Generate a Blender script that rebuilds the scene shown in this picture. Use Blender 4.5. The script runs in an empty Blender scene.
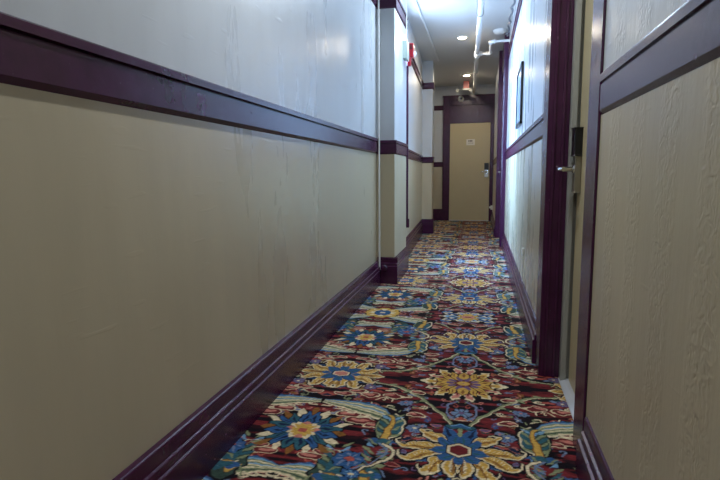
import bpy, bmesh, math, random
import numpy as np
from mathutils import Vector, Matrix
random.seed(4)
scn = bpy.context.scene
C = scn.collection
PI = math.pi

# ------------------------------------------------------------------ camera
f = 508.0
VP = (482.0 - 360, 173.5 - 240)
x0 = 35.0
vy = -(f * f + VP[0] * x0) / VP[1]
Yc = Vector((VP[0], -VP[1], f)).normalized()
Zc = -Vector((x0, -vy, f)).normalized()
Xc = Zc.cross(Yc).normalized()
CH = 0.97
right = Vector((Xc[0], Yc[0], Zc[0])); up = Vector((Xc[1], Yc[1], Zc[1])); fwd = Vector((Xc[2], Yc[2], Zc[2]))
cd = bpy.data.cameras.new('camera'); cam = bpy.data.objects.new('camera', cd); C.objects.link(cam)
M = Matrix((right, up, -fwd)).transposed().to_4x4(); M.translation = (0, 0, CH)
cam.matrix_world = M
cd.sensor_width = 36; cd.lens = f / 720 * 36; cd.clip_start = 0.02; cd.clip_end = 100
scn.camera = cam

# ------------------------------------------------------------------ materials
def lin(c):
    out = []
    for v in c:
        v /= 255.0
        out.append(v / 12.92 if v <= 0.04045 else ((v + 0.055) / 1.055) ** 2.4)
    return out
def newmat(name):
    m = bpy.data.materials.new(name); m.use_nodes = True
    nt = m.node_tree; return m, nt, nt.nodes['Principled BSDF']
def mat(name, col, rough=0.5, metal=0.0, spec=0.5, bump=0.0, scale=60, var=0.12, emit=None, es=0):
    m, nt, b = newmat(name); N = nt.nodes; L = nt.links
    c = lin(col)
    tc = N.new('ShaderNodeTexCoord')
    nz = N.new('ShaderNodeTexNoise'); nz.inputs['Scale'].default_value = scale / 6; nz.inputs['Detail'].default_value = 4
    L.new(tc.outputs['Object'], nz.inputs['Vector'])
    mx = N.new('ShaderNodeMix'); mx.data_type = 'RGBA'
    mx.inputs[6].default_value = (*[v * (1 - var) for v in c], 1); mx.inputs[7].default_value = (*[min(1, v * (1 + var)) for v in c], 1)
    L.new(nz.outputs['Fac'], mx.inputs[0]); L.new(mx.outputs[2], b.inputs['Base Color'])
    b.inputs['Roughness'].default_value = rough; b.inputs['Metallic'].default_value = metal
    b.inputs['Specular IOR Level'].default_value = spec
    if bump:
        n2 = N.new('ShaderNodeTexNoise'); n2.inputs['Scale'].default_value = scale; n2.inputs['Detail'].default_value = 3
        L.new(tc.outputs['Object'], n2.inputs['Vector'])
        bp = N.new('ShaderNodeBump'); bp.inputs['Strength'].default_value = bump; bp.inputs['Distance'].default_value = 0.004
        L.new(n2.outputs['Fac'], bp.inputs['Height']); L.new(bp.outputs['Normal'], b.inputs['Normal'])
    if emit:
        b.inputs['Emission Color'].default_value = (*lin(emit), 1); b.inputs['Emission Strength'].default_value = es
    return m

UPPER = (192, 195, 197); LOWER = (184, 172, 145)
def wall_mat(name, ribs, y_from=None, rough=0.3, floral=0.0, low=LOWER, upc=UPPER, split=1.2):
    """two paint colours divided at the chair rail, over embossed or smooth wallpaper"""
    m, nt, b = newmat(name); N = nt.nodes; L = nt.links
    geo = N.new('ShaderNodeNewGeometry'); sep = N.new('ShaderNodeSeparateXYZ'); L.new(geo.outputs['Position'], sep.inputs[0])
    gt = N.new('ShaderNodeMath'); gt.operation = 'GREATER_THAN'; gt.inputs[1].default_value = split
    L.new(sep.outputs['Z'], gt.inputs[0])
    mx = N.new('ShaderNodeMix'); mx.data_type = 'RGBA'; L.new(gt.outputs[0], mx.inputs[0])
    mx.inputs[6].default_value = (*lin(low), 1); mx.inputs[7].default_value = (*lin(upc), 1)
    # gentle hand-painted unevenness, stretched upright
    mp = N.new('ShaderNodeMapping'); mp.inputs['Scale'].default_value = (5, 5, 1.1)
    L.new(geo.outputs['Position'], mp.inputs['Vector'])
    n1 = N.new('ShaderNodeTexNoise'); n1.inputs['Scale'].default_value = 1.0; n1.inputs['Detail'].default_value = 5; L.new(mp.outputs[0], n1.inputs['Vector'])
    r1 = N.new('ShaderNodeMapRange'); r1.inputs[1].default_value = 0.35; r1.inputs[2].default_value = 0.7; r1.inputs[3].default_value = 0.93; r1.inputs[4].default_value = 1.05
    L.new(n1.outputs['Fac'], r1.inputs[0])
    mul = N.new('ShaderNodeVectorMath'); mul.operation = 'SCALE'; L.new(mx.outputs[2], mul.inputs[0]); L.new(r1.outputs[0], mul.inputs['Scale'])
    L.new(mul.outputs[0], b.inputs['Base Color'])
    # roughness variation
    r2 = N.new('ShaderNodeMapRange'); r2.inputs[3].default_value = rough - 0.05; r2.inputs[4].default_value = rough + 0.09; r2.inputs[1].default_value = 0.3; r2.inputs[2].default_value = 0.7
    L.new(n1.outputs['Fac'], r2.inputs[0]); L.new(r2.outputs[0], b.inputs['Roughness'])
    # ribs: fine upright streaks
    mp2 = N.new('ShaderNodeMapping'); mp2.inputs['Scale'].default_value = (90, 90, 5)
    L.new(geo.outputs['Position'], mp2.inputs['Vector'])
    n2 = N.new('ShaderNodeTexNoise'); n2.inputs['Scale'].default_value = 1.0; n2.inputs['Detail'].default_value = 4; L.new(mp2.outputs[0], n2.inputs['Vector'])
    # broad flowered bands
    mp3 = N.new('ShaderNodeMapping'); mp3.inputs['Scale'].default_value = (1, 1, 0.7); L.new(geo.outputs['Position'], mp3.inputs['Vector'])
    vo = N.new('ShaderNodeTexVoronoi'); vo.inputs['Scale'].default_value = 65; vo.feature = 'SMOOTH_F1'
    nw = N.new('ShaderNodeTexNoise'); nw.inputs['Scale'].default_value = 22; L.new(geo.outputs['Position'], nw.inputs['Vector'])
    ad = N.new('ShaderNodeVectorMath'); ad.operation = 'MULTIPLY_ADD'; ad.inputs[1].default_value = (0.08, 0.08, 0.08)
    L.new(nw.outputs['Color'], ad.inputs[0]); L.new(mp3.outputs[0], ad.inputs[2]); L.new(ad.outputs[0], vo.inputs['Vector'])
    wv = N.new('ShaderNodeMath'); wv.operation = 'MULTIPLY'; wv.inputs[1].default_value = 2 * PI / 0.21; L.new(sep.outputs['Y'], wv.inputs[0])
    sn = N.new('ShaderNodeMath'); sn.operation = 'SINE'; L.new(wv.outputs[0], sn.inputs[0])
    rr = N.new('ShaderNodeMapRange'); rr.inputs[1].default_value = -0.3; rr.inputs[2].default_value = 0.4; rr.inputs[3].default_value = 0.12; rr.inputs[4].default_value = 1
    L.new(sn.outputs[0], rr.inputs[0])
    fl = N.new('ShaderNodeMath'); fl.operation = 'MULTIPLY'; L.new(vo.outputs['Distance'], fl.inputs[0]); L.new(rr.outputs[0], fl.inputs[1])
    fs = N.new('ShaderNodeMath'); fs.operation = 'MULTIPLY'; fs.inputs[1].default_value = floral; L.new(fl.outputs[0], fs.inputs[0])
    rs = N.new('ShaderNodeMath'); rs.operation = 'MULTIPLY'; rs.inputs[1].default_value = ribs; L.new(n2.outputs['Fac'], rs.inputs[0])
    if y_from:
        mr = N.new('ShaderNodeMapRange'); mr.inputs[1].default_value = y_from; mr.inputs[2].default_value = y_from + 0.5; mr.inputs[3].default_value = 0.06; mr.inputs[4].default_value = 1
        L.new(sep.outputs['Y'], mr.inputs[0])
        r3 = N.new('ShaderNodeMath'); r3.operation = 'MULTIPLY'; L.new(rs.outputs[0], r3.inputs[0]); L.new(mr.outputs[0], r3.inputs[1]); rs = r3
    sm = N.new('ShaderNodeMath'); L.new(fs.outputs[0], sm.inputs[0]); L.new(rs.outputs[0], sm.inputs[1])
    # lumps and a few nicks in the plaster
    n4 = N.new('ShaderNodeTexNoise'); n4.inputs['Scale'].default_value = 9; n4.inputs['Detail'].default_value = 2; L.new(geo.outputs['Position'], n4.inputs['Vector'])
    m4 = N.new('ShaderNodeMath'); m4.operation = 'MULTIPLY_ADD'; m4.inputs[1].default_value = 0.25; L.new(n4.outputs['Fac'], m4.inputs[0]); L.new(sm.outputs[0], m4.inputs[2])
    mp5 = N.new('ShaderNodeMapping'); mp5.inputs['Rotation'].default_value = (0.45, 0, 0); mp5.inputs['Scale'].default_value = (6, 9, 55)
    L.new(geo.outputs['Position'], mp5.inputs['Vector'])
    n5 = N.new('ShaderNodeTexNoise'); n5.inputs['Scale'].default_value = 1; n5.inputs['Detail'].default_value = 0; L.new(mp5.outputs[0], n5.inputs['Vector'])
    r5 = N.new('ShaderNodeMapRange'); r5.inputs[1].default_value = 0.76; r5.inputs[2].default_value = 0.82; r5.inputs[3].default_value = 0; r5.inputs[4].default_value = 0.07
    L.new(n5.outputs['Fac'], r5.inputs[0])
    s5 = N.new('ShaderNodeMath'); L.new(m4.outputs[0], s5.inputs[0]); L.new(r5.outputs[0], s5.inputs[1])
    bp = N.new('ShaderNodeBump'); bp.inputs['Strength'].default_value = 0.9; bp.inputs['Distance'].default_value = 0.004
    L.new(s5.outputs[0], bp.inputs['Height']); L.new(bp.outputs['Normal'], b.inputs['Normal'])
    b.inputs['Specular IOR Level'].default_value = 0.5
    return m

M_wall_left = wall_mat('paint over ribbed wallpaper left', 0.5, y_from=2.55, rough=0.3)
M_wall_near = wall_mat('paint over flowered wallpaper', 0.12, rough=0.36, floral=0.5)
M_wall_right = wall_mat('paint over ribbed wallpaper right', 0.6, rough=0.27)
M_wall_plain = wall_mat('plain gloss wall paint', 0.12, rough=0.33)
M_ceil = mat('ceiling paint', (200, 198, 192), 0.38, bump=0.15, scale=14, var=0.04)
def plum_mat():
    m, nt, b = newmat('plum gloss paint'); N = nt.nodes; L = nt.links
    geo = N.new('ShaderNodeNewGeometry')
    n = N.new('ShaderNodeTexNoise'); n.inputs['Scale'].default_value = 14; n.inputs['Detail'].default_value = 6; L.new(geo.outputs['Position'], n.inputs['Vector'])
    r = N.new('ShaderNodeValToRGB'); e = r.color_ramp.elements
    e[0].position = 0.3; e[0].color = (*lin((56, 17, 48)), 1); e[1].position = 0.75; e[1].color = (*lin((68, 24, 58)), 1)
    L.new(n.outputs['Fac'], r.inputs[0]); L.new(r.outputs[0], b.inputs['Base Color'])
    # knocked chips showing pale undercoat
    n2 = N.new('ShaderNodeTexNoise'); n2.inputs['Scale'].default_value = 75; n2.inputs['Detail'].default_value = 1; L.new(geo.outputs['Position'], n2.inputs['Vector'])
    r2 = N.new('ShaderNodeMapRange'); r2.inputs[1].default_value = 0.77; r2.inputs[2].default_value = 0.8; L.new(n2.outputs['Fac'], r2.inputs[0])
    mx = N.new('ShaderNodeMix'); mx.data_type = 'RGBA'; L.new(r2.outputs[0], mx.inputs[0]); L.new(r.outputs[0], mx.inputs[6]); mx.inputs[7].default_value = (*lin((110, 80, 104)), 1)
    L.new(mx.outputs[2], b.inputs['Base Color'])
    b.inputs['Roughness'].default_value = 0.27
    bp = N.new('ShaderNodeBump'); bp.inputs['Strength'].default_value = 0.15; bp.inputs['Distance'].default_value = 0.003
    n3 = N.new('ShaderNodeTexNoise'); n3.inputs['Scale'].default_value = 40; L.new(geo.outputs['Position'], n3.inputs['Vector'])
    L.new(n3.outputs['Fac'], bp.inputs['Height']); L.new(bp.outputs['Normal'], b.inputs['Normal'])
    return m
M_plum = plum_mat()
M_door = mat('cream door paint', (192, 178, 140), 0.42, bump=0.05, scale=30, var=0.04)
M_frame = mat('grey painted steel', (150, 150, 142), 0.4, 0.0, var=0.05)
M_alu = mat('worn aluminium', (200, 202, 206), 0.5, 0.25, var=0.08)
M_chrome = mat('brushed nickel', (210, 208, 202), 0.22, 1.0, var=0.03)
M_black = mat('black plastic', (16, 15, 17), 0.3, var=0.05)
M_lock = mat('olive grey lock metal', (140, 133, 114), 0.35, 0.6, var=0.05)
M_white = mat('white gloss paint on pipe', (222, 222, 218), 0.3, bump=0.08, scale=20, var=0.04)
M_plastic = mat('white plastic', (225, 224, 216), 0.35, var=0.03)
M_grey = mat('pale green grey enamel', (170, 184, 176), 0.4, var=0.05)
M_red = mat('fire alarm red', (158, 20, 38), 0.3, var=0.05)
M_paper = mat('white paper notice', (232, 228, 220), 0.7, var=0.03)
M_ink = mat('dark ink', (60, 55, 55), 0.7, var=0.03)
M_lens = mat('clear strobe lens', (235, 235, 235), 0.1, var=0.02)
M_lamp = mat('lit lamp diffuser', (255, 240, 215), 0.5, var=0.0, emit=(255, 232, 196), es=30)
M_sign = mat('pink red sign face', (200, 112, 104), 0.4, var=0.05, emit=(255, 90, 70), es=0.03)
M_flex = mat('grey flexible conduit', (120, 124, 130), 0.4, 0.5, bump=0.3, scale=120)
M_photo = mat('blue grey picture', (165, 180, 200), 0.2, var=0.2, scale=40)
M_glass, nt, b = newmat('window glass')
N = nt.nodes; tr = N.new('ShaderNodeBsdfTransparent'); gl = N.new('ShaderNodeBsdfGlossy'); gl.inputs['Roughness'].default_value = 0.02
ms = N.new('ShaderNodeMixShader'); ms.inputs[0].default_value = 0.07
nt.links.new(tr.outputs[0], ms.inputs[1]); nt.links.new(gl.outputs[0], ms.inputs[2]); nt.links.new(ms.outputs[0], N['Material Output'].inputs[0])

# ------------------------------------------------------------------ mesh helpers
def box(bm, x0, x1, y0, y1, z0, z1, bev=0.0, rot=None, piv=None):
    vs = []
    r = bmesh.ops.create_cube(bm, size=1)
    vs = r['verts']
    for v in vs:
        v.co = Vector(((x0 + x1) / 2 + v.co.x * (x1 - x0), (y0 + y1) / 2 + v.co.y * (y1 - y0), (z0 + z1) / 2 + v.co.z * (z1 - z0)))
    if bev:
        es = list({e for v in vs for e in v.link_edges})
        g = bmesh.ops.bevel(bm, geom=es, offset=bev, segments=2, profile=0.5, affect='EDGES')
        vs = g['verts']
    return vs
def lathe(bm, prof, org, axis, seg=28):
    """prof: (radius, height) pairs along axis from org"""
    axis = Vector(axis).normalized(); org = Vector(org)
    a = axis.orthogonal().normalized(); c = axis.cross(a)
    rings = []
    for r, h in prof:
        rings.append([bm.verts.new(org + axis * h + (a * math.cos(2 * PI * k / seg) + c * math.sin(2 * PI * k / seg)) * max(r, 1e-4)) for k in range(seg)])
    for i in range(len(rings) - 1):
        for k in range(seg):
            bm.faces.new((rings[i][k], rings[i][(k + 1) % seg], rings[i + 1][(k + 1) % seg], rings[i + 1][k]))
    bm.faces.new(rings[0][::-1]); bm.faces.new(rings[-1])
def tube(bm, pts, r, seg=14, closed_ends=True):
    pts = [Vector(p) for p in pts]; rings = []; n = len(pts)
    prev = None
    for i, p in enumerate(pts):
        d = (pts[min(i + 1, n - 1)] - pts[max(i - 1, 0)]).normalized()
        a = d.orthogonal().normalized() if prev is None else (prev - d * prev.dot(d)).normalized()
        prev = a; c = d.cross(a)
        rr = r(i / (n - 1)) if callable(r) else r
        rings.append([bm.verts.new(p + (a * math.cos(2 * PI * k / seg) + c * math.sin(2 * PI * k / seg)) * rr) for k in range(seg)])
    for i in range(n - 1):
        for k in range(seg):
            bm.faces.new((rings[i][k], rings[i][(k + 1) % seg], rings[i + 1][(k + 1) % seg], rings[i + 1][k]))
    bm.faces.new(rings[0][::-1]); bm.faces.new(rings[-1])
def arc(p0, p1, p2, n=7):
    p0, p1, p2 = Vector(p0), Vector(p1), Vector(p2)
    return [(1 - t) ** 2 * p0 + 2 * t * (1 - t) * p1 + t * t * p2 for t in [k / n for k in range(n + 1)]]
def extr(bm, prof, y0, y1, axis='y'):
    """prof: (x, z) outline swept from y0 to y1"""
    a = [bm.verts.new((x, y0, z)) for x, z in prof]; b = [bm.verts.new((x, y1, z)) for x, z in prof]
    n = len(prof)
    for i in range(n):
        bm.faces.new((a[i], a[(i + 1) % n], b[(i + 1) % n], b[i]))
    bm.faces.new(a[::-1]); bm.faces.new(b)
    return a + b
def obj(name, bm, m, parent=None, smooth=False, loc=None):
    bmesh.ops.recalc_face_normals(bm, faces=bm.faces)
    me = bpy.data.meshes.new(name); 
    if loc is not None:
        for v in bm.verts: v.co -= Vector(loc)
    bm.to_mesh(me); bm.free(); me.materials.append(m)
    o = bpy.data.objects.new(name, me); C.objects.link(o)
    if parent is not None:
        o.parent = parent
        o.location = -parent.location if loc is None else Vector(loc) - parent.location
    elif loc is not None: o.location = loc
    if smooth:
        for p in me.polygons: p.use_smooth = True
        try: me.set_sharp_from_angle(angle=math.radians(38))
        except Exception: pass
    return o
def struct(name, bm, m, parent=None, **k):
    o = obj(name, bm, m, parent, **k)
    if parent is None: o['kind'] = 'structure'
    return o
def empty(name, loc):
    o = bpy.data.objects.new(name, None); o.empty_display_size = 0.05; o.location = loc; C.objects.link(o); return o
def tag(o, label, cat, group=None):
    o['label'] = label; o['category'] = cat
    if group: o['group'] = group
    return o
B = bmesh.new

# ------------------------------------------------------------------ key dimensions
XL = -0.90; YP0 = 4.41; YP1 = 5.11; XP = -0.74
XA0, XA1, YA1 = -0.82, -0.95, 8.33         # angled recessed wall
XP2 = -0.785; YP2 = 8.55
YE = 10.8; XR = 0.30; XN = 0.347; ZC = 2.74
RZ0, RZ1 = 1.15, 1.272                      # chair rail
UZ0, UZ1 = 2.345, 2.46                      # upper rail
BH = 0.205

# ------------------------------------------------------------------ carpet floor
PU, PV = 0.59, 1.13
RES = 0.0022
nu, nv = int(PU / RES) + 1, int(PV / RES) + 1
U, V = np.meshgrid(np.linspace(0, PU, nu), np.linspace(0, PV, nv))
pal = {k: np.array(lin(c)) for k, c in dict(
    black=(20, 10, 18), dark=(46, 17, 24), red=(110, 35, 38), rust=(176, 84, 72), pink=(205, 128, 112), cream=(232, 212, 172),
    gold=(208, 164, 78), ochre=(140, 92, 44), blue=(52, 92, 140), navy=(26, 36, 66), teal=(50, 94, 106), grey=(118, 132, 160),
    green=(140, 146, 106), dgreen=(58, 76, 66), lilac=(112, 84, 120), sky=(120, 160, 190)).items()}
rs = np.random.RandomState(7)
def vnoise(a, b, seed):
    r = np.random.RandomState(seed); g = r.rand(64, 64)
    ia = np.floor(a).astype(int); ib = np.floor(b).astype(int); fa = a - ia; fb = b - ib
    fa = fa * fa * (3 - 2 * fa); fb = fb * fb * (3 - 2 * fb)
    q = lambda i, j: g[i % 64, j % 64]
    return (q(ia, ib) * (1 - fa) + q(ia + 1, ib) * fa) * (1 - fb) + (q(ia, ib + 1) * (1 - fa) + q(ia + 1, ib + 1) * fa) * fb
img = np.zeros((nv, nu, 3))
n = 0.65 * vnoise(U * 7, V * 46, 1) + 0.35 * vnoise(U * 16, V * 90, 2)
img[:] = pal['black']
img[n > 0.46] = pal['dark']; img[n > 0.5] = pal['red'] * .6; img[n > .54] = pal['red'] * .95; img[(n > 0.64)] = pal['red'] * 1.3
WU = (vnoise(U * 30, V * 30, 3) - 0.5) * 0.02 + (vnoise(U * 75, V * 75, 5) - .5) * .007; WV = (vnoise(U * 30, V * 30, 4) - 0.5) * 0.02 + (vnoise(U * 75, V * 75, 6) - .5) * .007
def win(cu, cv, r):
    a = max(0, int((cu - r) / RES)); b_ = min(nu, int((cu + r) / RES) + 2)
    c = max(0, int((cv - r) / RES)); d = min(nv, int((cv + r) / RES) + 2)
    return (slice(c, d), slice(a, b_)) if (b_ > a and d > c) else None
def put(s, mask, col):
    img[s][mask] = pal[col] if isinstance(col, str) else col
def ell(cu, cv, ru, rv, col, rot=0, warp=1):
    s = win(cu, cv, max(ru, rv) + 0.012)
    if s is None: return
    du = U[s] - cu + WU[s] * warp; dv = V[s] - cv + WV[s] * warp
    if rot: du, dv = du * math.cos(rot) + dv * math.sin(rot), -du * math.sin(rot) + dv * math.cos(rot)
    put(s, (du / ru) ** 2 + (dv / rv) ** 2 < 1, col)
def petal(cu, cv, ang, r0, r1, w, col, sh=0.75, warp=1, lobes=0):
    s = win(cu, cv, r1 + 0.012)
    if s is None: return
    du = U[s] - cu + WU[s] * warp; dv = V[s] - cv + WV[s] * warp
    a = du * math.cos(ang) + dv * math.sin(ang); p = -du * math.sin(ang) + dv * math.cos(ang)
    t = np.clip((a - r0) / (r1 - r0), 0, 1)
    h = w * np.sin(PI * t ** 1.25) ** sh
    if lobes: h = h * (1 + 0.28 * np.sin(t * lobes * 2 * PI))
    put(s, (np.abs(p) < h) & (a > r0) & (a < r1), col)
def stroke(pts, w0, w1, col, warp=0.7):
    P = []
    for i in range(len(pts) - 1):
        q0 = pts[max(i - 1, 0)]; q1 = pts[i]; q2 = pts[i + 1]; q3 = pts[min(i + 2, len(pts) - 1)]
        for k in range(24):
            t = k / 24
            P.append([0.5 * (2 * q1[j] + (q2[j] - q0[j]) * t + (2 * q0[j] - 5 * q1[j] + 4 * q2[j] - q3[j]) * t * t + (3 * q1[j] - q0[j] - 3 * q2[j] + q3[j]) * t ** 3) for j in (0, 1)])
    for i, (a, c) in enumerate(P):
        w = w0 + (w1 - w0) * i / len(P)
        ell(a, c, w, w, col, 0, warp)
def curl(cu, cv, s, ang, col, w=0.006, flip=1):
    pts = []
    for k in range(9):
        t = k / 8; r = s * (1 - 0.75 * t); th = ang + flip * t * 4.6
        pts.append((cu + r * math.cos(th), cv + r * math.sin(th)))
    pts.insert(0, (cu + s * 1.9 * math.cos(ang - flip * 0.7), cv + s * 1.9 * math.sin(ang - flip * 0.7)))
    stroke(pts, w, w * 0.8, col)
def leafy(cu, cv, ang, r0, r1, w, fill, edge, mid):
    petal(cu, cv, ang, r0, r1 + 0.008, w + 0.007, 'black', 0.6)
    petal(cu, cv, ang, r0, r1, w + 0.001, edge, 0.6, lobes=3)
    petal(cu, cv, ang, r0, r1 - 0.018, w - 0.007, fill, 0.6, lobes=3)
    petal(cu, cv, ang, r0, r0 + (r1 - r0) * 0.55, 0.005, mid)
# filler scrolls
for i in range(300):
    cu, cv = rs.rand() * PU, rs.rand() * PV
    k = rs.randint(8)
    if k < 3: curl(cu, cv, 0.010 + rs.rand() * 0.012, rs.rand() * 6.28, rs.choice(['cream', 'grey', 'green', 'pink', 'grey', 'rust', 'lilac']), 0.0034, rs.choice([-1, 1]))
    elif k < 5:
        a_ = rs.rand() * .8 - .4 + (PI if rs.rand() < .5 else 0); L_ = .035 + rs.rand() * .035
        petal(cu, cv, a_, 0, L_ + .005, .015, 'black'); petal(cu, cv, a_, 0, L_, .012, rs.choice(['cream', 'green', 'grey', 'pink'])); petal(cu, cv, a_, .002, L_ - .006, .0085, rs.choice(['rust', 'red', 'dgreen', 'grey', 'ochre', 'navy', 'lilac']))
    elif k == 5: ell(cu, cv, 0.03 + rs.rand() * 0.03, 0.009, rs.choice(['rust', 'black', 'black', 'dark']), rs.rand() * .6 - 0.3)
    else:
        c = rs.choice(['blue', 'grey', 'dgreen', 'teal', 'ochre', 'grey'])
        for q in range(5): petal(cu, cv, q * 1.257 + rs.rand(), 0.0, 0.022, 0.006, c)
        ell(cu, cv, 0.005, 0.005, rs.choice(['pink', 'cream']))
# stalks
st = [(.03, .40), (.07, .33), (.13, .25), (.21, .16), (.29, .10), (.42, .075), (.59, .12)]
stroke(st, .012, .009, 'black'); stroke(st, .008, .006, 'green'); stroke([(a + .006, c + .004) for a, c in st], .0028, .0022, 'cream')
for t, (a, c) in enumerate(st[2:6]): curl(a + .02, c + .035, .014, 1.2, 'cream', .0045); ell(a + .03, c - .02, .018, .009, 'green', .5)
st = [(.02, .36), (.06, .31), (.055, .24), (.02, .2)]
stroke(st, .005, .004, 'grey')
# second stalk around the far mirror motif
st = [(.05, .78), (.14, .9), (.26, .98), (.40, 1.0), (.55, .95)]
stroke(st, .011, .008, 'black'); stroke(st, .008, .005, 'green'); stroke([(a, c + .004) for a, c in st], .0026, .002, 'cream')
# red clouds
for a, c, r in [(.38, .45, .065), (.45, .41, .05), (.33, .48, .035), (.13, .66, .04), (.11, .13, .0), (.30, .2, .045), (.40, .21, .04), (.08, .95, .04), (.18, .36, .03), (.20, .14, .03), (.45, .70, .05), (.50, .74, .045), (.2, .86, .04), (.33, 1.05, .05), (.13, .24, .0), (.52, .22, .04), (.47, .18, .04)]:
    if r: ell(a, c, r + .005, r * .42 + .005, 'cream'); ell(a, c, r, r * .42, 'red'); ell(a + .01, c - .004, r * .6, r * .2, 'pink')
# curved feather leaf
def feather(base, top, tip):
    bu, bv = base; tu, tv = top; pu, pv = tip
    mid = ((tu + bu) / 2, (tv + bv) / 2)
    # plume: stripes fanning from the spine head towards the tip
    q = ((tu + pu) / 2, (tv + pv) / 2 - .012)
    stroke([(tu, tv + .02), ((tu + q[0]) / 2, (tv + q[1]) / 2 - .004), q, (pu, pv)], .064, .022, 'black')
    for k in range(13):
        o = (k - 6) / 6
        col = ['blue', 'sky', 'green', 'cream', 'green', 'sky', 'cream', 'green', 'cream', 'green', 'dgreen', 'green', 'cream'][k]
        stroke([(tu, tv + .03 + .01 * o), (tu * .6 + q[0] * .4, tv * .6 + q[1] * .4 + o * .05), (q[0], q[1] + o * .044), (pu, pv + o * .014)], .0068, .004, col, .5)
    for k in range(4):
        t = .35 + k / 5.5
        curl(tu + (pu - tu) * t, tv + (pv - tv) * t - .008 + (.058 - .03 * t), .014, 1.2, 'cream', .0045, 1)
    # body
    ell(mid[0], mid[1] - .01, .06, .112, 'black'); ell(mid[0], mid[1] - .015, .052, .102, 'dgreen'); ell(mid[0] - .02, mid[1] - .03, .028, .07, 'teal', .2)
    stroke([(bu - .02, bv - .01), (mid[0] - .052, mid[1]), (tu - .04, tv + .01), (tu, tv - .03)], .004, .004, 'cream')
    stroke([(bu + .02, bv - .01), (mid[0] + .05, mid[1] + .01), (tu + .05, tv + .05)], .0035, .003, 'green')
    for k in range(7):
        v_ = bv - .02 - k * .026
        for sg in (-1, 1):
            petal(mid[0], v_, -.75 if sg > 0 else PI + .75, .006, .066, .007, ['green', 'teal', 'green', 'teal', 'green', 'sky', 'green'][k]); 
    stroke([(bu, bv), mid, (tu, tv + .03), (tu + .02, tv - .01)], .017, .006, 'ochre'); stroke([(bu, bv), mid, (tu, tv + .03), (tu + .02, tv - .01)], .012, .004, 'gold')
    for s_ in (-1, 1): petal(bu, bv + .01, PI if s_ < 0 else 0, 0, .065, .016, 'blue')
    ell(bu, bv + .01, .03, .014, 'teal')
feather((.27, .58), (.265, .39), (.585, .31))
feather((.40, .84), (.44, .85), (.59, .84))
feather((.30, .80), (.27, .95), (.56, 1.06))
stroke([(.27, .60), (.225, .66), (.27, .74), (.34, .80)], .009, .006, 'black'); stroke([(.27, .60), (.225, .66), (.27, .74), (.34, .80)], .006, .004, 'cream'); stroke([(.285, .60), (.25, .66), (.29, .74), (.35, .79)], .005, .003, 'grey')
def daisy(cu, cv, r, c1, c2, c3, n=8):
    ell(cu, cv, r * 1.05, r * 1.05, 'black')
    for k in range(n): petal(cu, cv, k * 2 * PI / n + .2, r * .2, r * 1.1, r * .32, c1)
    for k in range(n): petal(cu, cv, k * 2 * PI / n + .2, r * .3, r * .85, r * .1, c2)
    ell(cu, cv, r * .28, r * .28, c3)
daisy(.37, .73, .052, 'blue', 'grey', 'rust'); daisy(.34, .81, .03, 'blue', 'sky', 'cream'); daisy(.17, .47, .028, 'grey', 'blue', 'cream'); daisy(.0, .30, .04, 'grey', 'sky', 'lilac', 6)
daisy(.0, .82, .035, 'grey', 'lilac', 'cream', 6); daisy(.23, .26, .028, 'grey', 'blue', 'pink'); daisy(.42, .13, .03, 'lilac', 'grey', 'cream'); daisy(.15, 1.03, .03, 'blue', 'sky', 'pink')
# motif A: red hexagon, blue star, gold scrolling leaves
def hexa(cu, cv, r, col, sv=1.0):
    s = win(cu, cv, r * 1.3)
    du = np.abs(U[s] - cu); dv = np.abs(V[s] - cv) / sv
    put(s, (du < r * .87) & (dv + du * .577 < r), col)
def cleaf(cu, cv, a, r0, r1, bend, w, e_):
    """scrolling acanthus leaf that hooks over at its tip"""
    pts = []; x_, y_ = cu + r0 * math.cos(a) * e_, cv + r0 * math.sin(a); th = a
    n_ = 44; d_ = (r1 - r0) * 1.28 / n_
    for k in range(n_):
        t = k / (n_ - 1); th = a + .25 * math.sin(t * 3) - bend * .2 * t + bend * (0 if t < .62 else (t - .62) * 8.5)
        x_ += d_ * math.cos(th) * e_; y_ += d_ * math.sin(th)
        wd = w * (math.sin(PI * min(1, t / .86) ** .8) ** .8) * (1 + .16 * math.sin(t * 26)) if t < .86 else 0
        pts.append((x_, y_, max(wd, .0065 - .003 * t)))
    for x_, y_, q in pts: ell(x_, y_, q + .0055, q + .0055, 'black')
    for x_, y_, q in pts: ell(x_, y_, q, q, 'cream')
    for x_, y_, q in pts[:34]: ell(x_, y_ - .003, max(q - .0055, .001), max(q - .0055, .001), 'gold')
    for x_, y_, q in pts[2:24]: ell(x_, y_ + q * .25, .004, .004, 'ochre')
    for k in range(5, 27, 3):
        x_, y_, q = pts[k]; petal(x_, y_, a + (.9 if e_ > 0 else PI - a * 2 - .9), 0, q * .9, .0028, 'ochre'); petal(x_, y_, -a * 0 - 1.2 if e_ > 0 else PI + 1.2, 0, q * .8, .0022, 'cream')
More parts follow.
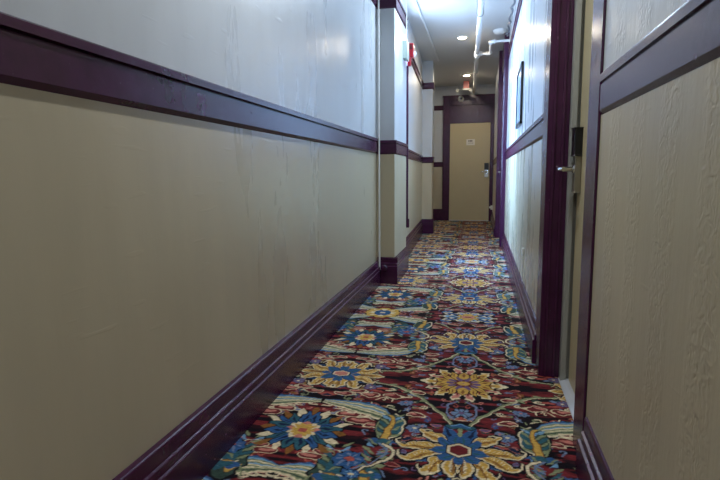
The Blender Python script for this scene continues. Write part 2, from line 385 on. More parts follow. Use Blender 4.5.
def motA(cu, cv, R=.2, flipv=1, core='red', k0=1.0):
    ell(cu, cv, R * .62, R * .58, 'black')
    for k in range(10):
        a = PI / 10 + k * PI / 5
        petal(cu, cv, a + PI / 10, .04, R * .86, .022, 'blue', lobes=2)
        petal(cu, cv, a + PI / 10, .05, R * .78, .008, 'navy')
    for a, l, bd in [(-.80, .92, -1.0), (-.12, 1.06, -.7), (.30, 1.04, -.65), (.86, .98, -.9), (1.33, .82, .5)]:
        for e_ in (1, -1):
            cleaf(cu, cv, a, .055, R * l, bd, .027, e_)
    for k in range(8): petal(cu, cv, k * PI / 4 + .1, .02, .105, .024, 'blue')
    for k in range(8): petal(cu, cv, k * PI / 4 + .1, .03, .09, .005, 'teal')
    hexa(cu, cv, .052, 'black', k0); hexa(cu, cv, .047, 'cream', k0); hexa(cu, cv, .036, core, k0)
motA(0, .59, .205)
ell(0, .42, .062, .027, 'black'); ell(0, .42, .056, .022, 'teal'); ell(0, .414, .035, .012, 'sky'); ell(0, .42, .03, .011, 'blue')
petal(0, .44, PI / 2, 0, .06, .012, 'green')
# motif D (on the side axis)
motA(.59, 0, .19, core='pink', k0=.75)
# motif B: peach and gold sunflower
ell(0, 0, .15, .17, 'black')
for k in range(14): a = k * PI / 7; leafy(0, 0, a, .08, .195, .019, 'pink' if k % 2 else 'gold', 'cream', 'red')
for k in range(14):
    a = k * PI / 7 + PI / 14; petal(0, 0, a, .03, .15, .021, 'black'); petal(0, 0, a, .03, .143, .017, 'gold'); petal(0, 0, a, .08, .125, .006, 'ochre')
for k in range(10): petal(0, 0, k * PI / 5, .02, .075, .012, 'lilac')
for k in range(8): petal(0, 0, k * PI / 4, .01, .045, .010, 'red')
ell(0, 0, .028, .028, 'gold'); ell(0, 0, .014, .014, 'lilac')
# motif C: blue flower with cream tips
ell(.59, .57, .15, .15, 'black')
for k in range(16):
    a = k * PI / 8; petal(.59, .57, a, .10, .175 + .02 * (k % 3 == 0), .014, 'cream' if k % 2 else 'ochre'); 
for k in range(16):
    a = k * PI / 8 + PI / 16; petal(.59, .57, a, .03, .155, .022, 'black'); petal(.59, .57, a, .03, .150, .018, 'blue' if k % 2 else 'teal'); petal(.59, .57, a, .05, .12, .005, 'navy')
for k in range(12): petal(.59, .57, k * PI / 6, .02, .066, .013, 'cream' if k % 3 else 'pink')
for k in range(10): petal(.59, .57, k * PI / 5, .0, .05, .011, 'gold')
ell(.59, .57, .022, .022, 'rust'); ell(.59, .57, .009, .009, 'navy')
# motif B': blue and pink with orange heart
ell(0, 1.13, .17, .13, 'black')
for k in range(12):
    a = k * PI / 6; leafy(0, 1.13, a, .05, .19 if k % 6 in (0, 1, 5) else .13, .024, 'blue' if k % 2 else 'sky', 'cream', 'navy')
for k in range(8): petal(0, 1.13, k * PI / 4 + .3, .02, .09, .02, 'gold')
ell(0, 1.13, .045, .035, 'pink'); ell(0, 1.13, .02, .016, 'red')
# motif at the side of the far mirror line
daisy(.59, 1.13, .12, 'gold', 'cream', 'rust', 10); daisy(.59, 1.13, .06, 'blue', 'teal', 'cream', 8)

def rowset(a, b_, s): return list(np.arange(a, b_, s))
ys = np.array(rowset(-1.6, 0.6, .02) + rowset(.6, 1.3, .006) + rowset(1.3, 3.4, .0036) + rowset(3.4, 5.6, .006) + rowset(5.6, YE, .0105) + [YE + .05])
xs = np.arange(-1.14, .485, .0038)
nx, ny = len(xs), len(ys)
XX, YY = np.meshgrid(xs, ys)
fu = np.abs(((XX + .063 + .008 * YY - .018 + PU) % (2 * PU)) - PU)
fv = np.abs(((YY - 2.31 + PV) % (2 * PV)) - PV)
a = fu / PU * (nu - 1); c = fv / PV * (nv - 1)
ia = np.clip(a.astype(int), 0, nu - 2); ic = np.clip(c.astype(int), 0, nv - 2); fa = (a - ia)[..., None]; fc = (c - ic)[..., None]
col = (img[ic, ia] * (1 - fa) + img[ic, ia + 1] * fa) * (1 - fc) + (img[ic + 1, ia] * (1 - fa) + img[ic + 1, ia + 1] * fa) * fc
co = np.stack([XX, YY, np.zeros_like(XX)], -1).reshape(-1, 3)
idx = np.arange(nx * ny).reshape(ny, nx)
quads = np.stack([idx[:-1, :-1], idx[:-1, 1:], idx[1:, 1:], idx[1:, :-1]], -1).reshape(-1, 4)
me = bpy.data.meshes.new('floor')
me.vertices.add(nx * ny); me.vertices.foreach_set('co', co.ravel().astype(np.float32))
me.loops.add(quads.size); me.loops.foreach_set('vertex_index', quads.ravel().astype(np.int32))
me.polygons.add(len(quads)); me.polygons.foreach_set('loop_start', (np.arange(len(quads)) * 4).astype(np.int32))
me.update(calc_edges=True)
at = me.color_attributes.new('weave', 'FLOAT_COLOR', 'POINT')
at.data.foreach_set('color', np.concatenate([col.reshape(-1, 3), np.ones((nx * ny, 1))], 1).ravel().astype(np.float32))
floor = bpy.data.objects.new('floor', me); C.objects.link(floor); floor['kind'] = 'structure'
floor['label'] = 'wall to wall carpet with multicoloured floral medallion pattern on maroon'
m, nt, b = newmat('woven floral carpet'); N = nt.nodes; L = nt.links
ca = N.new('ShaderNodeVertexColor'); ca.layer_name = 'weave'
geo = N.new('ShaderNodeNewGeometry')
mp = N.new('ShaderNodeMapping'); mp.inputs['Scale'].default_value = (45, 300, 1); L.new(geo.outputs['Position'], mp.inputs['Vector'])
nz = N.new('ShaderNodeTexNoise'); nz.inputs['Scale'].default_value = 1; nz.inputs['Detail'].default_value = 2; L.new(mp.outputs[0], nz.inputs['Vector'])
mr = N.new('ShaderNodeMapRange'); mr.inputs[1].default_value = .3; mr.inputs[2].default_value = .7; mr.inputs[3].default_value = .42; mr.inputs[4].default_value = 1.12; L.new(nz.outputs['Fac'], mr.inputs[0])
vm = N.new('ShaderNodeVectorMath'); vm.operation = 'SCALE'; L.new(ca.outputs['Color'], vm.inputs[0]); L.new(mr.outputs[0], vm.inputs['Scale'])
L.new(vm.outputs[0], b.inputs['Base Color']); b.inputs['Roughness'].default_value = 0.9; b.inputs['Specular IOR Level'].default_value = 0.12
b.inputs['Sheen Weight'].default_value = 0.0; b.inputs['Sheen Roughness'].default_value = 0.5
bp = N.new('ShaderNodeBump'); bp.inputs['Strength'].default_value = .5; bp.inputs['Distance'].default_value = .003; L.new(nz.outputs['Fac'], bp.inputs['Height']); L.new(bp.outputs['Normal'], b.inputs['Normal'])
me.materials.append(m)

# ------------------------------------------------------------------ walls
W = 0.12
bm = B(); box(bm, XL - W, XL, -1.6, YP0 + .2, 0, ZC); struct('wall_left', bm, M_wall_left)
bm = B(); box(bm, XL - .05, XP, YP0, YP1, 0, ZC, .004); struct('wall_left_pier', bm, M_wall_plain)
# angled recessed wall with a window opening close behind the pier
ang = math.atan2(XA1 - XA0, YA1 - YP1)
def ax(y): return XA0 + (XA1 - XA0) * (y - YP1) / (YA1 - YP1)
def slab(bm, y0, y1, z0, z1, d0, d1):
    """box along the angled wall; d0..d1 = distance from its face (into the corridor positive)"""
    pts = []
    for y, d in ((y0, d0), (y0, d1), (y1, d1), (y1, d0)):
        pts.append((ax(y) + d, y))
    a_ = [bm.verts.new((x, y, z0)) for x, y in pts]; b_ = [bm.verts.new((x, y, z1)) for x, y in pts]
    for i in range(4): bm.faces.new((a_[i], a_[(i + 1) % 4], b_[(i + 1) % 4], b_[i]))
    bm.faces.new(a_[::-1]); bm.faces.new(b_)
WY0, WY1, WZ0, WZ1 = 5.17, 5.86, 0.85, 2.60
bm = B()
slab(bm, YP1 - .05, WY0, 0, ZC, -W, 0); slab(bm, WY1, YA1 + .1, 0, ZC, -W, 0)
slab(bm, WY0, WY1, 0, WZ0, -W, 0); slab(bm, WY0, WY1, WZ1, ZC, -W, 0)
struct('wall_left_recess', bm, M_wall_plain)
bm = B(); box(bm, XA1 - .25, XP2, YA1, YP2, 0, ZC, .004); struct('wall_left_far_pier', bm, M_wall_plain)
bm = B(); box(bm, -1.22, -1.10, YA1 - .05, YE, 0, ZC); struct('wall_left_end', bm, M_wall_plain)
bm = B(); box(bm, -1.22, .52, YE, YE + W, 0, ZC); struct('wall_end', bm, M_wall_plain)
# right walls
bm = B(); box(bm, XR, XR + W, 2.60, 6.98, 0, ZC); struct('wall_right', bm, M_wall_right)
bm = B(); box(bm, .22, .36, 8.05, YE, 0, ZC); struct('wall_right_end', bm, M_wall_plain)
bm = B(); box(bm, XN, XN + W, -1.6, 1.76, 0, ZC); struct('wall_right_near', bm, M_wall_near)
bm = B(); box(bm, -1.1, XN + W, -1.72, -1.6, 0, ZC); struct('wall_back', bm, M_wall_plain)
bm = B(); box(bm, -1.25, .60, -1.72, YE + W, ZC, ZC + .1); struct('ceiling', bm, M_ceil)

bm = B(); box(bm, .472, .53, 1.5, 2.7, 0, ZC); struct('wall_right_light_block', bm, M_wall_plain)  # unseen backing added behind door_2 to keep sky light from leaking in
bm = B(); box(bm, .362, .42, 6.9, 8.12, 0, ZC); struct('wall_right_far_light_block', bm, M_wall_plain)  # same added backing behind door_3, only there to block outside light

# window (hidden from the lens by the pier, its daylight is not)
win1 = empty('window_1', (ax(5.5), 5.5, WZ0)); win1['kind'] = 'structure'
bm = B(); slab(bm, WY0, WY0 + .035, WZ0, WZ1, -.09, -.03); slab(bm, WY1 - .035, WY1, WZ0, WZ1, -.09, -.03); slab(bm, WY0, WY1, WZ0, WZ0 + .04, -.09, -.03); slab(bm, WY0, WY1, WZ1 - .04, WZ1, -.09, -.03); slab(bm, WY0, WY1, 1.44, 1.48, -.085, -.035)
obj('window_frame', bm, M_plum, win1)
bm = B(); slab(bm, WY0 + .03, WY1 - .03, WZ0 + .03, WZ1 - .03, -.065, -.06); obj('pane', bm, M_glass, win1)
bm = B(); slab(bm, WY0 - .02, WY1 + .02, WZ0 - .03, WZ0, -.03, .025); obj('window_sill', bm, M_plum, win1)

# ------------------------------------------------------------------ rails and baseboards
def base_prof(xw, s, h=BH, t=.03):
    """s=+1: board stands on the +x side of the wall face"""
    p = [(0, 0), (t, 0), (t, h - .083), (t - .001, h - .080), (t - .009, h - .077), (t - .010, h - .056), (t - .011, h - .053), (t - .019, h - .050), (t - .020, h - .008), (t - .022, h - .003), (t - .026, h), (0, h)]
    return [(xw + s * a_, c_) for a_, c_ in p]
def rail_prof(xw, s, z0=RZ0, z1=RZ1, t=.018):
    p = [(0, z0), (t * .15, z0 + .003), (t * .8, z0 + .014), (t * .8, z1 - .032), (t * .35, z1 - .029), (t * .35, z1 - .026), (t * 1.25, z1 - .024), (t * 1.25, z1 - .004), (t * 1.05, z1), (0, z1)]
    return [(xw + s * a_, c_) for a_, c_ in p]
def sweep(name, prof, y0, y1, xshift=0.0):
    bm = B(); vs = extr(bm, prof, y0, y1)
    if xshift:
        for v in vs[len(prof):]: v.co.x += xshift
    return struct(name, bm, M_plum)
def cross_board(name, x0_, x1_, yw, prof):
    """board on a wall that faces the camera (normal -y); prof as (depth, z)"""
    bm = B(); a_ = [bm.verts.new((x0_, yw - d, z)) for d, z in prof]; b_ = [bm.verts.new((x1_, yw - d, z)) for d, z in prof]; n_ = len(prof)
    for i in range(n_): bm.faces.new((a_[i], a_[(i + 1) % n_], b_[(i + 1) % n_], b_[i]))
    bm.faces.new(a_[::-1]); bm.faces.new(b_)
    return bm
bp0 = [(a_, c_) for a_, c_ in base_prof(0, 1, .205, .03)]
bp1 = [(a_, c_) for a_, c_ in base_prof(0, 1, .238, .028)]
rp0 = [(a_, c_) for a_, c_ in rail_prof(0, 1)]
sweep('baseboard_left', base_prof(XL, 1, BH, .044), -1.6, YP0)
sweep('trim_1', rail_prof(XL, 1, RZ0, RZ1 + .006), -1.6, YP0)
sweep('trim_2', rail_prof(XL, 1, UZ0 + .02, UZ1 + .02), -1.6, YP0)
# pier: boards wrap front and side
def wrap(name, x0_, xs_, y0_, y1_, prof):
    bm = cross_board(name, x0_, xs_ + prof_max(prof), y0_, prof)
    vs = extr(bm, [(xs_ + d, z) for d, z in prof], y0_, y1_)
    return struct(name, bm, M_plum)
def prof_max(p): return max(d for d, z in p) * .98
wrap('baseboard_left_pier', XL + .005, XP, YP0, YP1, bp1)
wrap('trim_3', XL + .005, XP, YP0, YP1, [(d, z) for d, z in rail_prof(0, 1, 1.143, 1.263, .014)])
wrap('trim_4', XL + .005, XP, YP0, YP1, [(d, z) for d, z in rail_prof(0, 1, 2.35, 2.47, .014)])
# recess
def slab_prof(name, y0, y1, prof):
    bm = B(); a_ = [bm.verts.new((ax(y0) + d, y0, z)) for d, z in prof]; b_ = [bm.verts.new((ax(y1) + d, y1, z)) for d, z in prof]; n_ = len(prof)
    for i in range(n_): bm.faces.new((a_[i], a_[(i + 1) % n_], b_[(i + 1) % n_], b_[i]))
    bm.faces.new(a_[::-1]); bm.faces.new(b_); return struct(name, bm, M_plum)
slab_prof('baseboard_left_recess', YP1, YA1, bp1)
slab_prof('trim_5', WY1 + .02, YA1, rail_prof(0, 1, 1.15, 1.262, .015))
slab_prof('trim_6', WY1 + .02, YA1, rail_prof(0, 1, 2.305, 2.405, .02))
wrap('baseboard_left_far_pier', XA1, XP2, YA1, YP2, bp1)
wrap('trim_7', XA1, XP2, YA1, YP2, rail_prof(0, 1, 1.145, 1.245, .014))
wrap('trim_8', XA1, XP2, YA1, YP2, rail_prof(0, 1, 2.305, 2.405, .014))
struct('baseboard_end', cross_board('', -1.10, -.80, YE, bp1), M_plum)
struct('trim_9', cross_board('', -1.10, -.80, YE, rail_prof(0, 1, 1.112, 1.215, .014)), M_plum)
struct('trim_10', cross_board('', -1.10, -.80, YE, rail_prof(0, 1, 2.265, 2.36, .014)), M_plum)
# right
sweep('baseboard_right', base_prof(XR, -1, .205, .032), 2.64, 6.93)
sweep('trim_11', rail_prof(XR, -1, 1.145, 1.262, .012), 2.64, 6.93)
sweep('trim_12', rail_prof(XR, -1, 2.40, 2.50, .012), 2.64, 6.93)
sweep('baseboard_right_end', base_prof(.22, -1, .205, .028), 8.06, YE - .03)
sweep('trim_13', rail_prof(.22, -1, 1.13, 1.23, .008), 8.06, YE - .03)
sweep('baseboard_right_near', base_prof(XN, -1, .188, .028), -1.6, 1.68)
sweep('trim_14', rail_prof(XN, -1, 1.142, 1.262, .008), -1.6, 1.695)

# ------------------------------------------------------------------ doors
def lever_lock(parent, org, nrm, side, mplate, length=.11):
    """electronic lock on a door face at org; nrm = outward, side = direction of the lever"""
    org = Vector(org); nrm = Vector(nrm); side = Vector(side); upv = Vector((0, 0, 1))
    def bx(s0, s1, n0, n1, z0, z1, bev):
        bm = B(); vs = box(bm, 0, 1, 0, 1, 0, 1)
        for v in bm.verts:
            v.co = org + side * (s0 + (s1 - s0) * v.co.x) + nrm * (n0 + (n1 - n0) * v.co.y) + upv * (z0 + (z1 - z0) * v.co.z)
        bmesh.ops.bevel(bm, geom=bm.edges[:], offset=bev, segments=2, profile=.5, affect='EDGES')
        return bm
    pl = obj('lock_plate', bx(-.035, .035, 0, .026, -.10, .06, .004), mplate, parent)
    o1 = obj('card_reader', bx(-.037, .037, .0, (.034 if mplate is M_lock else .03), .055, .175, .006), M_black, parent)
    bm = B()
    p0 = org + nrm * .02; p1 = org + nrm * (.088 if mplate is M_lock else .065)
    tube(bm, [p0, p0 + nrm * .02] + arc(p0 + nrm * .02, p1, p1 + side * .03, 5) + [p1 + side * .06, p1 + side * length - nrm * .006], lambda t: .0115 - .002 * t)
    lathe(bm, [(.022, 0), (.022, .006), (.014, .012)], p0, nrm)
    o2 = obj('lever_handle', bm, M_chrome, parent, smooth=True)
    for q_ in (o1, o2): q_.parent = pl; q_.location = (0, 0, 0)

# door_1: at the end of the corridor
d1 = empty('door_1', (-.25, YE, 0)); d1['kind'] = 'structure'; d1['label'] = 'cream flush door with white notice at the end of the corridor'
bm = B(); box(bm, -.655, .148, YE - .035, YE + .01, .012, 1.985, .003); obj('door_leaf', bm, M_door, d1)
bm = B()
for x_0, x_1, z_0, z_1 in ((-.80, -.668, 0, 2.525), (.16, .222, 0, 2.525), (-.668, .16, 2.35, 2.525)):
    box(bm, x_0, x_1, YE - .05, YE + .01, z_0, z_1, .004)
box(bm, -.668, -.656, YE - .042, YE + .01, 0, 2.35); box(bm, .149, .16, YE - .042, YE + .01, 0, 2.35)
box(bm, -.81, .222, YE - .062, YE + .01, 2.515, 2.545, .004)
obj('door_casing', bm, M_plum, d1)
bm = B(); box(bm, -.66, .152, YE - .02, YE + .01, 1.99, 2.36); box(bm, -.66, .152, YE - .04, YE + .01, 1.988, 2.02, .003)
for z_0 in (2.04, 2.33): box(bm, -.63, .12, YE - .028, YE - .015, z_0, z_0 + .012)
obj('transom_panel', bm, M_plum, d1)
lever_lock(d1, (.085, YE - .035, 1.0), (0, -1, 0), (-1, 0, 0), M_chrome, .12)
bm = B(); box(bm, -.655, .148, YE - .05, YE, .0, .012, .002); obj('threshold', bm, M_alu, d1)
nt_ = empty('door_notice', (-.24, YE - .035, 1.6))
tag(nt_, 'small white printed notice fixed to the cream end door', 'notice')
bm = B(); box(bm, -.325, -.155, YE - .041, YE - .0355, 1.545, 1.665, .002); obj('paper', bm, M_paper, nt_)
bm = B()
for k, (a_, w_) in enumerate(((0, .022), (.030, .022), (.058, .022))): box(bm, -.285 + a_, -.285 + a_ + w_, YE - .0425, YE - .041, 1.615, 1.645)
for k in range(2): box(bm, -.295, -.185, YE - .0425, YE - .041, 1.575 + k * .016, 1.579 + k * .016)
obj('print', bm, M_ink, nt_)

# door_2: near, on the right, in a shallow reveal
d2 = empty('door_2', (.41, 2.15, 0)); d2['kind'] = 'structure'; d2['label'] = 'cream door in a plum reveal on the right, nearest the camera'
XD = .412
bm = B(); box(bm, XD, XD + .045, 1.70, 2.425, .012, 2.30, .002); obj('door_leaf', bm, M_door, d2)
bm = B()   # steel frame strip on the latch side and at the head
box(bm, .376, .47, 2.445, 2.475, 0, 2.34, .003); box(bm, .376, .40, 2.428, 2.447, 0, 2.34, .002); box(bm, XD - .005, .47, 1.70, 2.46, 2.31, 2.34)
obj('steel_frame', bm, M_frame, d2)
bm = B()   # plum casing: deep reveal board facing the camera, flat casing on the corridor face
box(bm, .29, .378, 2.478, 2.66, 0, ZC - .002, .004); box(bm, .284, .30, 2.482, 2.655, 0, ZC - .002, .003)
for a_ in (.306, .344): box(bm, a_, a_ + .014, 2.471, 2.48, 0, ZC - .01, .003)
box(bm, .378, .47, 2.47, 2.61, 0, ZC - .002)
obj('far_casing', bm, M_plum, d2)
bm = B()
box(bm, .339, .36, 1.70, 1.86, 0, ZC - .002, .003); box(bm, .36, .47, 1.755, 1.86, 0, ZC - .002)
obj('near_casing', bm, M_plum, d2)
bm = B(); box(bm, .35, .47, 1.86, 2.47, 2.34, ZC - .002, .003); obj('head_board', bm, M_plum, d2)
bm = B()
v_ = [(.372, .0), (.470, .0), (.470, .008), (.405, .012), (.398, .012), (.376, .005)]
extr(bm, v_, 1.862, 2.468); obj('threshold', bm, M_alu, d2)
lever_lock(d2, (XD, 2.375, .985), (-1, 0, 0), (0, -1, 0), M_lock, .10)

# door_3: far, on the right
d3 = empty('door_3', (.30, 7.5, 0)); d3['kind'] = 'structure'; d3['label'] = 'plum cased doorway on the right, far along the corridor'
bm = B()
for y_0, y_1, q_ in ((6.93, 7.07, .252), (7.93, 8.07, .218)): box(bm, q_, .36, y_0, y_1, 0, ZC - .002, .004); box(bm, q_ - .009, q_ + .004, y_0 + .02, y_1 - .02, 0, ZC - .002, .003)
box(bm, .252, .36, 7.07, 7.93, 2.35, ZC - .002, .003)
obj('door_casing', bm, M_plum, d3)
bm = B(); box(bm, .30, .345, 7.07, 7.93, .01, 2.35, .002); obj('door_leaf', bm, M_door, d3)
lever_lock(d3, (.30, 7.85, .99), (-1, 0, 0), (0, -1, 0), M_chrome, .10)

# ------------------------------------------------------------------ pipes and conduits
sp = empty('sprinkler_pipe', (-.1, 7.45, 2.60)); tag(sp, 'thick white painted sprinkler pipe running along the corridor ceiling', 'pipe')
PZ = 2.60
def px(y): return -.035 + (y - 5.0) * (-.19 + .035) / 5.8
bm = B(); tube(bm, [(px(y), y, PZ) for y in (2.8, 5, 7, 9, YE - .01)], .027, 20); obj('main_pipe', bm, M_white, sp, smooth=True)
TY = 7.45; TX = px(TY)
bm = B(); lathe(bm, [(.038, -.075), (.042, -.07), (.042, -.052), (.034, -.05), (.034, .05), (.042, .052), (.042, .07), (.038, .075)], (TX, TY, PZ), (0, 1, 0)); lathe(bm, [(.026, 0), (.026, .05), (.031, .052), (.031, .066), (.024, .07)], (TX, TY, PZ), (1, 0, 0), 20)
obj('tee_fitting', bm, M_white, sp, smooth=True)
EX = .075; EY = 6.80
bm = B()
path = [(TX + .04, TY, PZ), (EX - .05, TY, PZ)] + [tuple(p) for p in arc((EX - .04, TY, PZ), (EX, TY, PZ), (EX, TY - .04, PZ), 5)] + [(EX, EY + .05, PZ)] + [tuple(p) for p in arc((EX, EY + .04, PZ), (EX, EY, PZ), (EX + .04, EY, PZ), 5)] + [(XR, EY, PZ)]
tube(bm, path, .016, 14); obj('branch_pipe', bm, M_white, sp, smooth=True)
for (a_, c_, d0, d1_) in ((EX, TY, (-1, 0, 0), (0, -1, 0)), (EX, EY, (0, 1, 0), (1, 0, 0))):
    bm = B(); q0 = Vector((a_, c_, PZ))
    tube(bm, arc(q0 + Vector(d0) * .048, q0, q0 + Vector(d1_) * .048, 6), .022, 14)
    lathe(bm, [(.026, .036), (.028, .039), (.028, .052), (.026, .055)], q0, d0, 18); lathe(bm, [(.026, .036), (.028, .039), (.028, .052), (.026, .055)], q0, d1_, 18)
    obj('elbow_fitting', bm, M_white, sp, smooth=True)
for y_ in (5.6, 8.7):
    bm = B(); tube(bm, [(px(y_) - .034, y_, ZC), (px(y_) - .034, y_, PZ)] + [(px(y_) - .034 * math.cos(t), y_, PZ - .034 * math.sin(t)) for t in (.6, 1.2, 1.57, 2, 2.6)] + [(px(y_) + .034, y_, PZ), (px(y_) + .034, y_, ZC)], .004, 8)
    obj('pipe_hanger', bm, M_frame, sp, smooth=True)

bm = B(); tube(bm, [(-.872, 4.383, 0), (-.872, 4.383, 1), (-.872, 4.383, 2), (-.872, 4.383, ZC)], .008, 14)
o = obj('corner_pipe', bm, M_white, smooth=True, loc=(-.872, 4.383, 0)); tag(o, 'thin white pipe standing in the corner where left wall meets the first pier', 'pipe')
bm = B(); tube(bm, [(-.70, y, ZC - .012) for y in (4.0, 5.5, 7, YA1)], .012, 10)
bm2 = bm; 
for y_ in (5.2, 6.6, 7.9): box(bm2, -.715, -.685, y_, y_ + .012, ZC - .012, ZC)
o = obj('ceiling_conduit', bm, M_plastic, smooth=True, loc=(-.70, 6, ZC)); tag(o, 'thin straight conduit along the left edge of the ceiling', 'conduit')
# crinkled flexible conduit along the top right
bm = B(); pts = []
for k in range(61):
    t = k / 60; pts.append((.262 + .012 * math.sin(t * 40), 4.6 + t * 2.25, 2.655 + .014 * math.sin(t * 26 + 1) - .03 * math.sin(t * PI)))
tube(bm, pts, .011, 10); o = obj('flexible_conduit', bm, M_flex, smooth=True, loc=(.262, 5.7, 2.65)); tag(o, 'wavy grey flexible conduit hugging the top of the right wall', 'conduit')

# pier side: junction box, its conduit, alarm, plum conduit
jb = empty('junction_box', (XP, 4.99, 2.03)); tag(jb, 'pale grey electrical box high on the side of the first pier', 'electrical box')
bm = B(); box(bm, XP, XP + .035, 4.87, 5.01, 2.04, 2.20, .004); obj('box_body', bm, M_grey, jb)
bm = B(); box(bm, XP + .035, XP + .039, 4.865, 5.015, 2.035, 2.205, .0015); obj('cover_plate', bm, M_grey, jb)
for y_ in (4.91, 4.97):
    bm = B(); lathe(bm, [(.004, 0), (.003, .002)], (XP + .039, y_, 2.19), (1, 0, 0), 8); obj('screw', bm, M_chrome, jb)
bm = B(); tube(bm, [(XP + .024, 4.94, 2.20), (XP + .024, 4.94, 2.34), (XP + .024, 4.95, 2.48), (XP + .016, 4.96, 2.6), (XP + .016, 4.96, ZC)], .005, 10); obj('conduit', bm, M_white, jb, smooth=True)

fa_ = empty('fire_alarm', (XP, 5.15, 2.03)); tag(fa_, 'red fire alarm with clear strobe behind the first left pier', 'fire alarm')
bm = B(); box(bm, -.745, -.672, YP1 + .004, YP1 + .07, 2.10, 2.235, .008); box(bm, -.735, -.70, YP1 + .004, YP1 + .05, 2.02, 2.10, .006); obj('alarm_body', bm, M_red, fa_)
bm = B(); lathe(bm, [(.026, 0), (.025, .012), (.016, .022), (.004, .026)], (-.672, YP1 + .035, 2.135), (1, -.3, 0), 18); obj('strobe_lens', bm, M_lens, fa_, smooth=True)
bm = B()
for k in range(4): box(bm, -.735, -.685, YP1 + .0, YP1 + .006, 2.175 + k * .012, 2.181 + k * .012)
obj('horn_grille', bm, M_black, fa_)
bm = B(); box(bm, -.748, -.722, YP1 + .001, YP1 + .03, .47, 2.02, .003); box(bm, -.752, -.712, YP1 + .001, YP1 + .04, .43, .52, .004)
o = obj('wall_conduit', bm, M_plum, loc=(-.735, YP1 + .015, .43)); tag(o, 'narrow plum painted conduit dropping from the red fire alarm', 'conduit')

# round knob on pier baseboard
bm = B(); lathe(bm, [(.034, 0), (.034, .004), (.014, .008), (.013, .022), (.028, .03), (.032, .042), (.026, .052), (.006, .056)], (-.826, YP0 - .0195, .145), (0, -1, 0), 24)
o = obj('door_bumper', bm, M_plum, smooth=True, loc=(-.826, YP0 - .02, .145)); tag(o, 'round plum painted knob on the baseboard of the first left pier', 'knob')

# ------------------------------------------------------------------ ceiling fittings
def downlight(x, y, label):
    t = empty('ceiling_light', (x, y, ZC)); tag(t, label, 'ceiling light', 'ceiling lights')
    bm = B(); lathe(bm, [(.052, -.004), (.058, -.010), (.078, -.008), (.082, -.002), (.082, 0)], (x, y, ZC - .0005), (0, 0, 1), 32); obj('trim_ring', bm, M_plastic, t, smooth=True)
    bm = B(); lathe(bm, [(.001, -.0125), (.050, -.0125), (.052, -.009), (.052, -.004)], (x, y, ZC), (0, 0, 1), 32); obj('diffuser', bm, M_lamp, t)
    return t
LIGHTS = [(-.29, 7.05, 'lit round ceiling light nearer the camera, left of the white pipe', 12), (-.31, 9.70, 'lit round ceiling light just before the end door', 7.5)]
for x, y, lab, w in LIGHTS:
    downlight(x, y, lab)
    ld = bpy.data.lights.new('downlight_lamp', 'AREA'); ld.shape = 'DISK'; ld.size = .10; ld.energy = w; ld.color = (1.0, .88, .70)
    lo = bpy.data.objects.new('downlight_lamp', ld); lo.location = (x, y, ZC - .02); C.objects.link(lo)

sd = empty('smoke_detector', (.18, 6.85, ZC)); tag(sd, 'flat round white detector on the ceiling beside the right wall', 'smoke detector')
bm = B(); lathe(bm, [(.085, 0), (.085, -.010), (.072, -.028), (.045, -.040), (.001, -.042)], (.18, 6.85, ZC), (0, 0, 1), 32); obj('detector_body', bm, M_plastic, sd, smooth=True)
bm = B(); lathe(bm, [(.006, 0), (.006, -.003)], (.15, 6.85, ZC - .033), (0, 0, 1), 10); obj('indicator', bm, M_red, sd)

es = empty('exit_sign', (-.31, 10.05, ZC)); tag(es, 'small pinkish red sign with two lamp heads hanging before the end door', 'sign')
bm = B(); box(bm, -.385, -.275, 10.28, 10.296, 2.60, 2.735, .003); obj('sign_panel', bm, M_sign, es)
bm = B(); box(bm, -.40, -.26, 10.262, 10.314, 2.565, 2.60, .006); obj('housing', bm, M_plastic, es)
for s_, x_ in ((-1, -.50), (1, -.245)):
    bm = B(); tube(bm, [(-.33 + s_ * .06, 10.288, 2.585), (-.33 + s_ * .08, 10.288, 2.575), (x_, 10.288, 2.565)], .007, 8); lathe(bm, [(.012, .03), (.03, .018), (.036, -.012), (.030, -.018)], (x_, 10.27, 2.56), (0, 1, -.1), 20)
    obj('lamp_head', bm, M_frame, es, smooth=True)

cm = empty('dome_camera', (-.447, YE - .05, 2.47)); tag(cm, 'small round white camera with dark lens on the lintel above the end door', 'camera')
bm = B(); lathe(bm, [(.062, 0), (.062, .012), (.055, .03), (.047, .05), (.036, .062)], (-.447, YE - .05, 2.47), (0, -1, 0), 28); obj('camera_housing', bm, M_plastic, cm, smooth=True)
bm = B(); lathe(bm, [(.022, 0), (.022, .006), (.012, .012), (.001, .014)], (-.440, YE - .112, 2.47), (0, -1, -.1), 20); obj('lens', bm, M_black, cm, smooth=True)

# right wall: framed board, small outlet with a wire, door stop
fr = empty('picture_frame', (XR, 4.55, 1.36)); tag(fr, 'black framed picture on the right wall above the chair rail', 'picture frame')
FX = XR - .020
bm = B()
for y_0, y_1, z_0, z_1 in ((4.28, 4.31, 1.36, 1.835), (4.79, 4.82, 1.36, 1.835), (4.28, 4.82, 1.36, 1.39), (4.28, 4.82, 1.805, 1.835)): box(bm, FX, XR - .0005, y_0, y_1, z_0, z_1, .002)
obj('frame', bm, M_black, fr)
bm = B(); box(bm, FX + .008, XR - .0005, 4.305, 4.795, 1.385, 1.81); obj('picture', bm, M_photo, fr)

ol = empty('wall_outlet', (XR, 3.72, .40)); tag(ol, 'tiny white cable box low on the right wall with a thin cable below', 'cable box')
bm = B(); box(bm, XR - .014, XR, 3.70, 3.74, .40, .445, .003); obj('box_body', bm, M_plastic, ol)
bm = B(); tube(bm, [(XR - .005, 3.72, .40), (XR - .005, 3.722, .3), (XR - .005, 3.72, .207)], .003, 8); obj('cable', bm, M_plastic, ol, smooth=True)

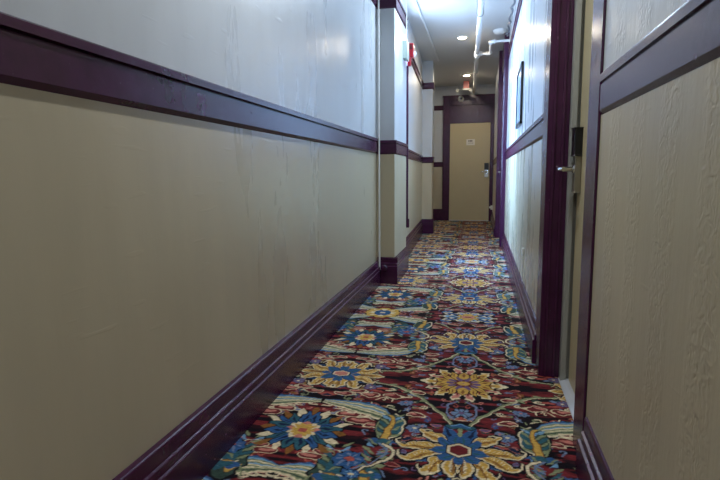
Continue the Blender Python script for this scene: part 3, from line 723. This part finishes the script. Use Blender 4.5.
bm = B(); box(bm, .175, .2205, 10.18, 10.24, .27, .35, .006); lathe(bm, [(.016, 0), (.02, .02), (.014, .03)], (.18, 10.2, .315), (-1, 0, 0), 16)
o = obj('plug_adapter', bm, M_plastic, loc=(.21, 10.2, .27)); tag(o, 'small white plug low on the wall right of the end door', 'plug')

# ------------------------------------------------------------------ light
w = bpy.data.worlds.new('daylight'); scn.world = w; w.use_nodes = True
N = w.node_tree.nodes; L = w.node_tree.links; bg = N['Background']; bg.inputs[1].default_value = 76
tc = N.new('ShaderNodeTexCoord'); sx = N.new('ShaderNodeSeparateXYZ'); L.new(tc.outputs['Generated'], sx.inputs[0])
rp = N.new('ShaderNodeValToRGB'); e = rp.color_ramp.elements
e[0].position = .47; e[0].color = (.17, .24, .36, 1); e[1].position = .53; e[1].color = (.32, .57, 1.0, 1)
mr = N.new('ShaderNodeMapRange'); mr.inputs[1].default_value = -1; mr.inputs[2].default_value = 1; L.new(sx.outputs['Z'], mr.inputs[0]); L.new(mr.outputs[0], rp.inputs[0]); L.new(rp.outputs[0], bg.inputs[0])
pl = bpy.data.lights.new('window_portal', 'AREA'); pl.shape = 'RECTANGLE'; pl.size = WZ1 - WZ0; pl.size_y = WY1 - WY0; pl.cycles.is_portal = True
po = bpy.data.objects.new('window_portal', pl); po.location = (ax(5.5) - .15, (WY0 + WY1) / 2, (WZ0 + WZ1) / 2); po.rotation_euler = (0, -PI / 2, 0); C.objects.link(po)
# unseen ceiling lights added to brighten near walls; bluish one by pier imitates daylight
for x, y, lab, w_, sz_, c_ in ((-.29, -.9, 'added unseen round ceiling light behind the viewpoint', 13, .10, (.90, .95, 1.0)), (-.29, 1.75, 'added unseen round ceiling light above the viewpoint', 20, .10, (.86, .93, 1.0)), (-.25, 4.45, 'added unseen round ceiling light, daylight blue, above the first left pier', 24, .12, (.62, .80, 1.0))):
    downlight(x, y, lab)
    ld = bpy.data.lights.new('downlight_lamp', 'AREA'); ld.shape = 'DISK'; ld.size = sz_; ld.energy = w_; ld.color = c_
    lo = bpy.data.objects.new('downlight_lamp', ld); lo.location = (x, y, ZC - .02); C.objects.link(lo)

scn.view_settings.view_transform = 'Standard'; scn.view_settings.look = 'None'; scn.view_settings.gamma = 1
scn.view_settings.use_curve_mapping = False; scn.view_settings.exposure = 0.12
